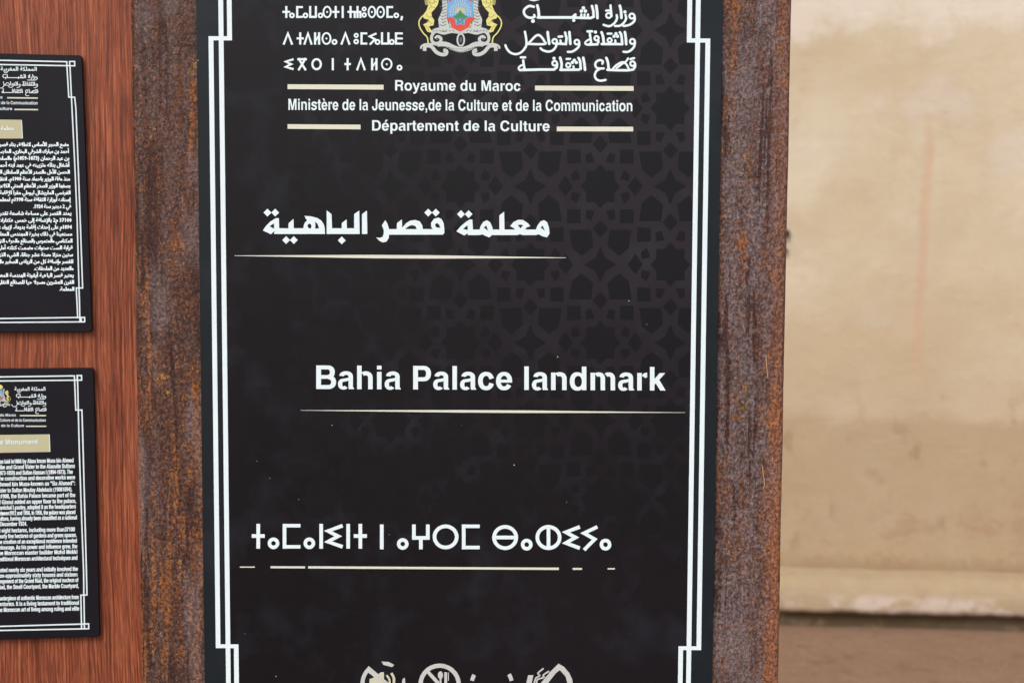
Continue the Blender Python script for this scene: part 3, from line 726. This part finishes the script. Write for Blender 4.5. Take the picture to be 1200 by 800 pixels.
# ------------------------------------------------------------------ rusty steel stand
FR = Plane((0, .006, 0))           # front face of the steel
XL0, XL1 = FR.P(158.5, 400).x, FR.P(300, 400).x
XR0, XR1 = FR.P(780, 400).x, FR.P(920.5, 400).x
ZT, ZB = 1.45+.62, 0.0
stand = empty('steel_stand', ((XL0+XR1)/2, .05, 0))
tag(stand, 'rust coloured steel stand with two broad posts framing the tall black sign', 'stand')
def post(x0, x1, mat, y0=.006, y1=.10, r=.0065, outer=1):
    bm = bmesh.new(); seg = 5
    # rounded rectangle section
    sec = []
    for cx, cyy, a0 in ((x1-r, y1-r, 0), (x0+r, y1-r, 90), (x0+r, y0+r, 180), (x1-r, y0+r, 270)):
        for i in range(seg+1):
            a = R(a0+90*i/seg); sec.append((cx+r*math.cos(a), cyy+r*math.sin(a)))
    NZ_ = 160; rings = []
    for j in range(NZ_+1):
        z = ZB+(ZT-ZB)*j/NZ_; ring = []
        for (x, y) in sec:
            n = .0006*mn.noise(Vector((x*40, z*14, y*40)))+.0004*mn.noise(Vector((x*120, z*70, 5)))
            ring.append(bm.verts.new((x+n, y+n, z)))
        rings.append(ring)
    n_ = len(sec)
    for j in range(NZ_):
        for i in range(n_):
            bm.faces.new((rings[j][i], rings[j][(i+1) % n_], rings[j+1][(i+1) % n_], rings[j+1][i]))
    bm.faces.new(rings[-1]); bm.faces.new(list(reversed(rings[0])))
    me = bpy.data.meshes.new('steel_post'); bm.to_mesh(me); bm.free()
    o = link('steel_post', me, stand, mat, True); return o
tag(post(XL0, XL1, M_RUSTL), 'left steel post, brown and orange with rust runs')
tag(post(XR0, XR1, M_RUSTR), 'right steel post, mauve grey with an orange outer edge')
def box(name, a, b, mat, parent, bev=0.0):
    bm = bmesh.new(); bmesh.ops.create_cube(bm, size=1)
    for v in bm.verts: v.co = Vector([a[i] if v.co[i] < 0 else b[i] for i in range(3)])
    if bev: bmesh.ops.bevel(bm, geom=bm.edges[:], offset=bev, segments=2, affect='EDGES')
    me = bpy.data.meshes.new(name); bm.to_mesh(me); bm.free(); return link(name, me, parent, mat)
box('back_plate', (XL1+.001, .03, .05), (XR0-.001, .05, ZT-.004), M_RUSTR, stand)
box('top_rail', (XL1+.001, .009, ZT-.075), (XR0-.001, .029, ZT-.006), M_RUSTR, stand)
# weld beads / bright scratches on the right post
for pts in ([(897.5,416),(898.5,430),(900,443)], [(893.5,546),(894.5,556),(896,566),(894.5,573)], [(905,536),(905.5,540)]):
    p = Print(FR, .0012); p.stroke(pts, 1.1, True); p.build('bright_scratch', plain('scratched_rust', (.46, .25, .12), .6), stand)

# ------------------------------------------------------------------ the tall black sign
SG = Plane((0, 0, 0))
xl = SG.P(234.6, 400).x; xr = SG.P(841, 400).x; zt = 1.45+.56; zb = 1.45-.86
def rounded_plate(name, corners, thick, rad, mat, parent=None, n=Vector((0, -1, 0))):
    """corners: 4 front-face points TL,TR,BR,BL; plate goes back along -n"""
    out = []
    for i in range(4):
        p = corners[i]; a = (corners[i-1]-p).normalized(); b = (corners[(i+1) % 4]-p).normalized()
        for j in range(6):
            t_ = j/5*math.pi/2; out.append(p+a*rad*(1-math.sin(t_))+b*rad*(1-math.cos(t_)))
    bm = bmesh.new(); be = .0008
    c = sum(corners, Vector())/4
    f0 = [bm.verts.new(q+(c-q).normalized()*be) for q in out]; f1 = [bm.verts.new(q-n*be) for q in out]; f2 = [bm.verts.new(q-n*thick) for q in out]
    k = len(out); bm.faces.new(f0)
    for A, B in ((f0, f1), (f1, f2)):
        for i in range(k): bm.faces.new((A[i], A[(i+1) % k], B[(i+1) % k], B[i]))
    bm.faces.new(list(reversed(f2))); bmesh.ops.recalc_face_normals(bm, faces=bm.faces[:])
    me = bpy.data.meshes.new(name); bm.to_mesh(me); bm.free(); return link(name, me, parent, mat)
sign = rounded_plate('sign_panel', [Vector((xl, 0, zt)), Vector((xr, 0, zt)), Vector((xr, 0, zb)), Vector((xl, 0, zb))], .0052, .004, M_PANEL)
tag(sign, 'tall black sign headed Bahia Palace landmark, mounted between the two rusty steel posts', 'sign')
PO = .00025
# strapwork pattern printed in the ground: the openings between the straps
def lattice():
    pr = Print(SG, PO*.4); pr._o = lambda: PO*.4
    def hole(cx, cyy, pts):
        mx0 = sum(p_[0] for p_ in pts)/len(pts); my0 = sum(p_[1] for p_ in pts)/len(pts)
        q = [(cx+mx0+(x-mx0)*1.13, cyy+my0+(y-my0)*1.13) for x, y in pts]
        if min(p[0] for p in q) < 330 or cyy > 640 or min(p[0] for p in q) > 802: return
        q = [(min(x, 816.5-.0147*y), y) for x, y in q]
        pr.poly(q)
    def star8(cx, cyy, r1, r2):
        hole(cx, cyy, [((r1 if i % 2 == 0 else r2)*math.cos(math.pi*i/8)*.9, (r1 if i % 2 == 0 else r2)*math.sin(math.pi*i/8)) for i in range(16)])
    SX, SY = 82.0, 91.5
    for i in range(-6, 3):
        for j in range(-3, 7):
            cx = 785.5+i*SX; cyy = 310+j*SY
            if (i+j) % 2 == 0:
                star8(cx, cyy, 23, 17.5)
                for sx in (-1, 1):
                    for sy in (-1, 1):
                        hole(cx, cyy, [(sx*(12+a), sy*(33+b)) for a, b in ((-5, -4), (4, -5), (5, 4), (-1, 6))])
                        hole(cx, cyy, [(sx*(29+a), sy*(13+b)) for a, b in ((-5, -4), (4, -6), (5, 1), (-1, 6))])
                        hole(cx, cyy, [(sx*(31+a), sy*(35+b)) for a, b in ((-7, -7), (7, -7.5), (7, 7.5), (-7, 7))])
                hole(cx, cyy, [(-8, -50), (0, -57), (8, -50), (0, -40)]) if False else None
            else:
                hole(cx, cyy, [(0, -19), (5, -7), (17, 0), (5, 7), (0, 19), (-5, 7), (-17, 0), (-5, -7)])
                for sx in (-1, 1):
                    for sy in (-1, 1):
                        hole(cx, cyy, [(sx*a, sy*b) for a, b in ((10, 22), (22, 12), (32, 20), (35, 39), (12, 39))])
                hole(cx, cyy, [(-8, -42), (0, -51), (8, -42), (0, -33)]); hole(cx, cyy, [(-8, 42), (0, 51), (8, 42), (0, 33)])
                hole(cx, cyy, [(-41, -11), (-33, 0), (-41, 10), (-49, 0)]); hole(cx, cyy, [(41, -11), (33, 0), (41, 10), (49, 0)])
    o = pr.build('strapwork_pattern', M_HOLE, sign); o['kind'] = 'stuff'
lattice()
# double border line with a step near each end
XA, XB = SG.P(263.2, 400).x, SG.P(812.5, 400).x        # long inner verticals
class Flat:                                             # metric plane: x metres, z metres
    def __init__(s, y): s.y = y; s.n = Vector((0, -1, 0))
    def P(s, x, z, off=0): return Vector((x, s.y-off, z))
FL = Flat(0.0)
ZS1, ZS2 = SG.P(540, 46.5).z, SG.P(540, 757.7).z        # steps
b = Print(FL, PO); wl_ = .0056; g1 = .0112
d_in = .0096; d_out = .0118
def vline(x, z0, z1): b.poly([(x-wl_/2, z0), (x+wl_/2, z0), (x+wl_/2, z1), (x-wl_/2, z1)])
def hline(x0, x1, z): b.poly([(x0-wl_/2, z-wl_*.42), (x1+wl_/2, z-wl_*.42), (x1+wl_/2, z+wl_*.42), (x0-wl_/2, z+wl_*.42)])
ztp, zbt = zt-.035, zb+.035
for sgn, X in ((1, XA), (-1, XB)):
    vline(X, zbt, ztp)
    vline(X+sgn*.0098, ZS1, ztp); hline(min(X-sgn*.0118, X+sgn*.0098), max(X-sgn*.0118, X+sgn*.0098), ZS1)
    vline(X-sgn*.0118, ZS2, ZS1); hline(min(X-sgn*.0118, X+sgn*.0098), max(X-sgn*.0118, X+sgn*.0098), ZS2)
    vline(X+sgn*.0098, zbt, ZS2)
hline(XA, XB, ztp); hline(XA, XB, ztp+.0108); hline(XA, XB, zbt); hline(XA, XB, zbt-.0108)
b.build('border_line', M_WHITE, sign)
header(SG, PO, sign, None)
# Arabic title, traced as outlines
T = Print(SG, PO)
fA = lambda l: [(290+x/10, 235+y/10) for x, y in l]; fB = lambda l: [(400+x/10, 235+y/10) for x, y in l]; fC = lambda l: [(530+x/10, 235+y/10) for x, y in l]
T.poly([fA([(180,352),(215,300),(270,245),(330,208),(368,205),(372,325),(480,325),(482,265),(540,215),(543,325),(655,325),(660,290),(675,255),(700,232),(685,215),(668,180),(740,185),(820,205),(865,235),(893,275),(905,320),(908,392),(312,392),(318,356),(275,395)]),
    fA([(258,302),(310,266),(313,330)]), fA([(702,298),(712,278),(728,270),(744,280),(751,300),(746,320),(735,328),(715,322)]), fA([(790,246),(818,270),(832,300),(838,328),(793,328),(796,290)])])
T.poly(fA([(928,392),(928,115),(985,160),(992,325),(1105,325),(1105,265),(1162,220),(1165,325),(1250,325),(1250,160),(1310,118),(1315,392)]))
T.poly(fB([(242,392),(242,158),(300,118),(305,392)]))
T.poly([fB([(475,290),(515,230),(540,270),(560,335),(650,335),(652,265),(710,220),(712,318),(760,265),(810,235),(870,228),(920,245),(948,290),(955,335),(1072,335),(1052,308),(1052,260),(1085,215),(1135,200),(1175,218),(1200,268),(1207,330),(1207,380),(1190,400),(560,400),(555,440),(530,480),(490,492),(450,475),(408,432),(450,437),(480,428),(496,395),(498,350)]),
    fB([(745,335),(790,300),(830,287),(868,298),(885,335)]), fB([(1096,288),(1118,262),(1145,280),(1160,322),(1112,315)])])
T.poly([fC([(48,362),(100,300),(160,250),(200,225),(235,222),(242,340),(320,340),(332,300),(362,252),(405,230),(445,255),(468,310),(475,340),(552,340),(552,175),(608,130),(612,340),(738,340),(715,320),(678,300),(720,250),(775,225),(830,228),(885,265),(915,300),(872,315),(855,340),(980,340),(1000,290),(1035,245),(1075,230),(1112,255),(1134,320),(1140,385),(1110,432),(1060,420),(1010,395),(980,405),(825,405),(792,394),(765,405),(465,405),(435,432),(390,415),(350,395),(325,405),(182,405),(182,382),(140,410)]),
    fC([(125,332),(180,290),(182,346)]), fC([(368,317),(400,292),(421,356)]), fC([(765,288),(800,282),(832,288),(800,326)]), fC([(1035,317),(1060,295),(1086,356)])])
for f_, x, y in ((fA,234,142),(fA,325,142),(fA,453,463),(fA,543,463),(fA,1105,467),(fB,1018,142),(fB,1107,142),(fC,102,160),(fC,192,160)):
    q = f_([(x, y)])[0]; T.diamond(q[0], q[1], 4.6)
T.build('arabic_lettering', M_WHITE, sign)
E_ = Print(SG, PO); put_bold(E_, 'Bahia Palace landmark', 370.4, 777.5, 455.6, 27.6, .0045); E_.build('latin_lettering', M_WHITE, sign)
Tf = Print(SG, PO); W = 4.3
def row(orig, lst, yt, yb):
    for g, a, c in lst: tif(Tf, g, orig+a/8, orig+c/8, yt, yb, W)
row(285, [('t',80,202),('a',231,337),('m',370,537),('a',566,674),('n',712,750),('i',778,932),('n',965,1003),('t',1036,1160)], 613.4, 642.4)
row(435, [('n',80,118),('a',241,350),('G',383,548),('r',576,819),('m',850,1017)], 614.1, 643.2)
row(575, [('e',14,257),('a',284,392),('b',420,664),('i',688,836),('y',858,1000),('a',1022,1131)], 614.7, 644)
Tf.build('tifinagh_lettering', M_WHITE, sign)
def rule(x0, x1, y0, y1, wd, mat=M_CREAM, point=True):
    p = Print(SG, PO); pts = [(x0+(x1-x0)*i/12, y0+(y1-y0)*i/12) for i in range(13)]
    p.stroke(pts, wd, taper=(lambda t_: max(.12, min(1, 2.2*min(t_, 1-t_)+.12))) if point else None); p.build('gold_rule', mat, sign)
rule(275, 663, 299.6, 302, 4.0); rule(352, 803, 480.6, 483.2, 3.0)
rule(281, 298.5, 664, 664, 1.3, point=False); rule(317, 357.5, 664.1, 664.3, 2.4, point=False); rule(361, 655, 664.3, 666, 2.7, point=False)
rule(671, 682, 666.1, 666.1, 2.2, point=False); rule(712, 720.5, 666, 666, 1.6, point=False)
# prohibition symbols at the foot, worn print
def icon(fn, mat=M_ICON, name='prohibition_symbol'):
    p = Print(SG, PO); fn(p); return p.build(name, mat, sign)
I = lambda l: [(400+x/4, 760+y/4) for x, y in l]
def ic1(p):
    p.ring(448.5, 800.5, 26, 4.6, 142, 330); p.poly(I([(88,165),(95,130),(110,100),(127,82),(178,134),(166,140),(124,108),(112,130),(108,165)]))
    p.poly(I([(188,58),(222,60),(248,74),(238,84),(214,78),(198,74)])); p.poly(I([(283,165),(287,140),(298,134),(300,165)])); p.line((463, 808), (431, 781), 3.2)
i1 = icon(ic1)
def ic1b(p):
    p.poly(I([(132,140),(150,134),(186,108),(200,108),(200,190),(186,190),(150,176),(132,172)]))
    p.stroke(I([(212,122),(224,140),(228,165)]), 2.4, True); p.stroke(I([(234,112),(246,135),(246,165)]), 3.0, True)
icon(ic1b, M_ICON2, 'loudspeaker_symbol')
def ic2(p):
    p.ring(515.2, 801.8, 25, 5.0); p.line((499, 784), (531, 819), 4.0)
icon(ic2)
def ic2b(p):
    p.disc(516.2, 790.5, 3.1, 14, 4.6); p.line((516.2, 792), (516.2, 816), 2.2); p.line((522.3, 787), (522.3, 816), 3.2); p.line((525.4, 787.5), (525.4, 797), 1.1)
icon(ic2b, M_ICON, 'cutlery_symbol')
def ic3(p):
    p.ring(576.3, 802, 26, 4.6, 150, 168, 6); p.ring(576.3, 802, 26, 4.6, 12, 32, 6); p.ring(576.3, 802, 26, 4.6, 190, 350)
icon(ic3)
def ic4(p):
    p.poly(I([(1018,68),(1045,84),(1068,112),(1082,140),(1086,170),(1062,170),(1052,130),(1024,98),(1006,112),(960,170),(925,170),(985,100)]))
    p.poly(I([(876,122),(900,122),(890,170),(864,170)])); p.ring(643.5, 802, 27, 4.6, 185, 355)
icon(ic4)
def ic4b(p):
    p.stroke(I([(948,90),(922,112),(930,124),(912,136),(904,160)]), 1.8, True); p.stroke(I([(974,103),(946,122),(950,132),(918,144),(918,170)]), 1.8, True)
icon(ic4b, M_ICON, 'smoke_symbol')
p = Print(SG, PO)
for x, y, r in ((602.5,544.5,.9),(737,352.5,.8),(323.5,792,.9),(653.5,418,1.0),(720,665,.5),(389,498,.7),(301,540,.5),(316,560,.6),(232,71,.8),(287,742,.4),(758,380,.5),(456,626,.5),(664,588,.5),(350,585,.5),(541,498,.4)): p.disc(x, y, r*.75, 7)
o = p.build('dust_speck', M_ICON, sign); o['kind'] = 'stuff'

# ------------------------------------------------------------------ wooden board and the two small plaques
WB_Y = R(6.0)
dq = ray(158, 400); tq = (1.67+.055)/dq.y; WBQ = CAM + dq*tq
WP = Plane(WBQ, 0); WP.n = Vector((math.sin(WB_Y), -math.cos(WB_Y), 0)); WP.yaw = WB_Y
bx = Vector((math.cos(WB_Y), math.sin(WB_Y), 0))
# local frame x along the board
board = empty('wooden_board', WBQ*1.0); board.location.z = 0; board.rotation_euler = (0, 0, WB_Y)
tag(board, 'reddish brown wooden board with vertical grain carrying two small black plaques', 'board')
bm = bmesh.new(); bmesh.ops.create_cube(bm, size=1)
for v in bm.verts: v.co = Vector((-.42 if v.co.x < 0 else .028, 0 if v.co.y < 0 else .028, .0 if v.co.z < 0 else ZT-.03))
bmesh.ops.bevel(bm, geom=bm.edges[:], offset=.0015, segments=2, affect='EDGES')
me = bpy.data.meshes.new('board_face'); bm.to_mesh(me); bm.free(); me.materials.append(M_WOOD)
o = bpy.data.objects.new('board_face', me); COL.objects.link(o); o.parent = board

PT = .0075
class Shift:                                            # plane of the plaques' faces, in front of the wood
    def __init__(s): s.n = WP.n
    def P(s, px, py, off=0): return WP.P(px, py, PT+off)
PF = Shift()
def corners_px(c): return [PF.P(*q) for q in c]
def extend(c, k):                                       # px quad half-visible: left side mirrored beyond the frame
    return c
pl1 = rounded_plate('plaque', corners_px([(-112, 60), (95.8, 65), (108, 389), (-112, 389.5)]), PT, .0035, M_PLAQUE, None, WP.n)
tag(pl1, 'black plaque with Arabic text, upper of the two on the wood', 'plaque', 'small black plaques on the wooden board')
pl2 = rounded_plate('plaque', corners_px([(-108, 433), (109.4, 431), (116.8, 746), (-108, 752)]), PT, .0035, M_PLAQUE, None, WP.n)
tag(pl2, 'black plaque with English text, lower of the two on the wood', 'plaque', 'small black plaques on the wooden board')
def poly_lines(parent, segs, wd=1.55):
    p = Print(PF, PO)
    for s_ in segs: p.stroke(s_, wd)
    p.build('border_line', M_WHITE, parent)
# borders, right half measured, left half mirrored about the middle of each plaque
def mirror(segs, c): return [[(2*c-x, y) for x, y in s_] for s_ in segs]
r1 = [[(-5,70.8),(79,72.6)], [(-5,75.8),(88,77.4)], [(81.3,72.3),(87.4,72.3),(87.6,78)], [(81.3,72),(82,78),(84.3,126),(87.5,190),(90.3,255),(92.6,337),(93.7,377)],
      [(78.1,72.3),(80.6,114),(87.5,114.2),(88.9,127),(91.5,192),(93.9,255),(96.8,337.4),(89.4,337.4),(91.1,373)], [(-5,373.2),(99.2,371.8),(99.2,377.2)], [(-5,377.8),(99.8,377)], [(95.2,372),(95.2,377)]]
poly_lines(pl1, r1+mirror(r1, -5))
r2 = [[(-3,441.5),(88,440.2)], [(-3,446.2),(96,445.2)], [(90.6,445.5),(90.4,439.8),(95.5,439.8),(95.7,445.8)], [(90.6,440),(90.9,446),(93,530),(95.3,598),(98,670),(98.3,697),(99,736)],
      [(87.2,440),(88.8,480.2),(96,480.2),(97.5,530),(99.3,598),(101.2,668),(101.9,696.5),(94.7,696.8),(95.6,736)], [(-3,733.5),(103.8,730.4),(104,736.6)], [(-3,738.2),(104.5,736.1)], [(98.7,731),(99.2,736.5)]]
poly_lines(pl2, r2+mirror(r2, -3), 1.6)
header(PF, PO, pl1, lambda x, y: (44.3-(743-x)*.31+(y-100)*.012, 114.9+(y-103)*.285+(743-x)*-.002), False)
header(PF, PO, pl2, lambda x, y: (54-(743-x)*.265+(y-100)*.008, 486.5+(y-103)*.262-(743-x)*-.001), False)
# gold title strips
p = Print(PF, PO); p.poly([(-62,139.5),(25,140.6),(26.6,162.4),(-62,162.6)]); st1 = p.build('title_strip', M_LABEL, pl1)
p = Print(PF, PO*2); p.line((25.2,141),(26.4,162.2), .8); put_text(p, shape('معلمة قصر الباهية'), -30, 16, 152.6, 6.6, .35, res=1); p.build('arabic_lettering', M_WHITE, st1)
p = Print(PF, PO); p.poly([(-68,510.2),(58,508.6),(58.8,529.2),(-68,531.5)]); st2 = p.build('title_strip', M_LABEL, pl2)
p = Print(PF, PO*2); p.line((57.8,509),(58.6,529), .8); put_bold(p, 'The Bahia Palace Monument', -58, 44, 521.2, 5.6, -.012); p.build('latin_lettering', M_WHITE, st2)
AR1 = ['وضع الحجر الأساس لانطلاق بناء قصر ا','أحمد بن مبارك الشرقي البخاري، الحاجب','بن عبد الرحمان (1859-1873م) والسلطا','أشغال بنائه وتزيينه في عهد ابنه أحمد',
 'الحسن الأول والصدر الأعظم للسلطان الم','منذ وفاة الوزير باحماد سنة 1900م، انتقل','بصفها الوزير الصدر الأعظم المدني الكلاوي','الفرنسي الماريشال ليوطي مقرا للإقامة ا',
 'إسناده لوزارة الثقافة سنة 1998م لمعلمة','في 2 دجنبر سنة 1924.','يمتد القصر على مساحة شاسعة تقدر إ','37100 م2 بالإضافة إلى خمس هكتارات','1894م على إحداث إقامة بديعة، لإيواء عا',
 'مستعينا في ذلك بخبرة المهندس المعلم','المكناسي والمتمرس بالصنائع والحرف التق','قرابة الست سنوات وضمت كتلته أولى','ستين منزلا وستة عشر جنانا، الشيء الذي','للقصر وإضافة كل من الرياض الصغير وال',
 'والعديد من الملحقات.','يعتبر قصر الباهية أيقونة الهندسة المعم','القرن العشرين وسجلا حيا للصنائع التقلي','المعلمة.']
p = Print(PF, PO)
for i, s_ in enumerate(AR1):
    yb = 171.4+i*8.06; xr_ = 80.3+i*.31
    x0 = {9: xr_-44, 18: xr_-46, 21: xr_-17}.get(i, -3)
    put_text(p, shape(s_), x0, xr_, yb, 6.3, .42, res=1)
p.build('arabic_lettering', M_WHITE, pl1)
EN = [('was laid in1866 by Abou Imran Musa bin Ahmed',86,541.4),('tribe and Grand Vizier to the Alaouite Sultans',87.5,548),('(1873-1859) and Sultan Hassan I (1894-1873). The',85,554.8),
 ('The construction and decorative works were',87.8,561.2),('Ahmed bin Musa-known as "Ba Ahmed":',88,568),('Vizier to Sultan Moulay Abdelaziz (19081894).',84.4,575.2),
 ('in1908, the Bahia Palace became part of the',88,582),('El Glaoui added an upper floor to the palace,',89,588.8),('Maréchal Lyautey, adopted it as the headquarters',88.7,595.3),
 ('between1912 and 1956. In 1956, the palace was placed',88.2,601.9),('Culture, having already been classified as a national',90,608.2),('2 December 1924.',31.6,615.6),
 ('at eight hectares, including more than37100',87.5,622.1),('nearly five hectares of gardens and green spaces.',89.6,628.7),('the creation of an exceptional residence intended',90,635.3),
 ('entourage. As his power and influence grew, the',90.3,641.9),('the Moroccan master builder Mohd Mekki',90.5,648.4),('traditional Moroccan architectural techniques and',90.6,655.4),
 ('lasted nearly six years and initially involved the',91,668.4),('tion-approximately sixty houses and sixteen',90.6,674.9),('rangement of the Grand Riad, the original nucleus of',91.6,681.4),('Riad, the Small Courtyard, the Marble Courtyard,',92,688.2),
 ('masterpiece of authentic Moroccan architecture from',92,701.4),('centuries. It is a living testament to traditional',92.4,708),('the Moroccan art of living among ruling and elite',92.6,714.8)]
p = Print(PF, PO)
for s_, x1_, yb in EN:
    n0 = p.k
    for dx in (-.16, .16):
        put_bold(p, s_, -3+dx, x1_+dx, yb+(x1_+3)*.018, 5.0, -.018); p.k = n0+2
p.build('latin_lettering', M_WHITE, pl2)
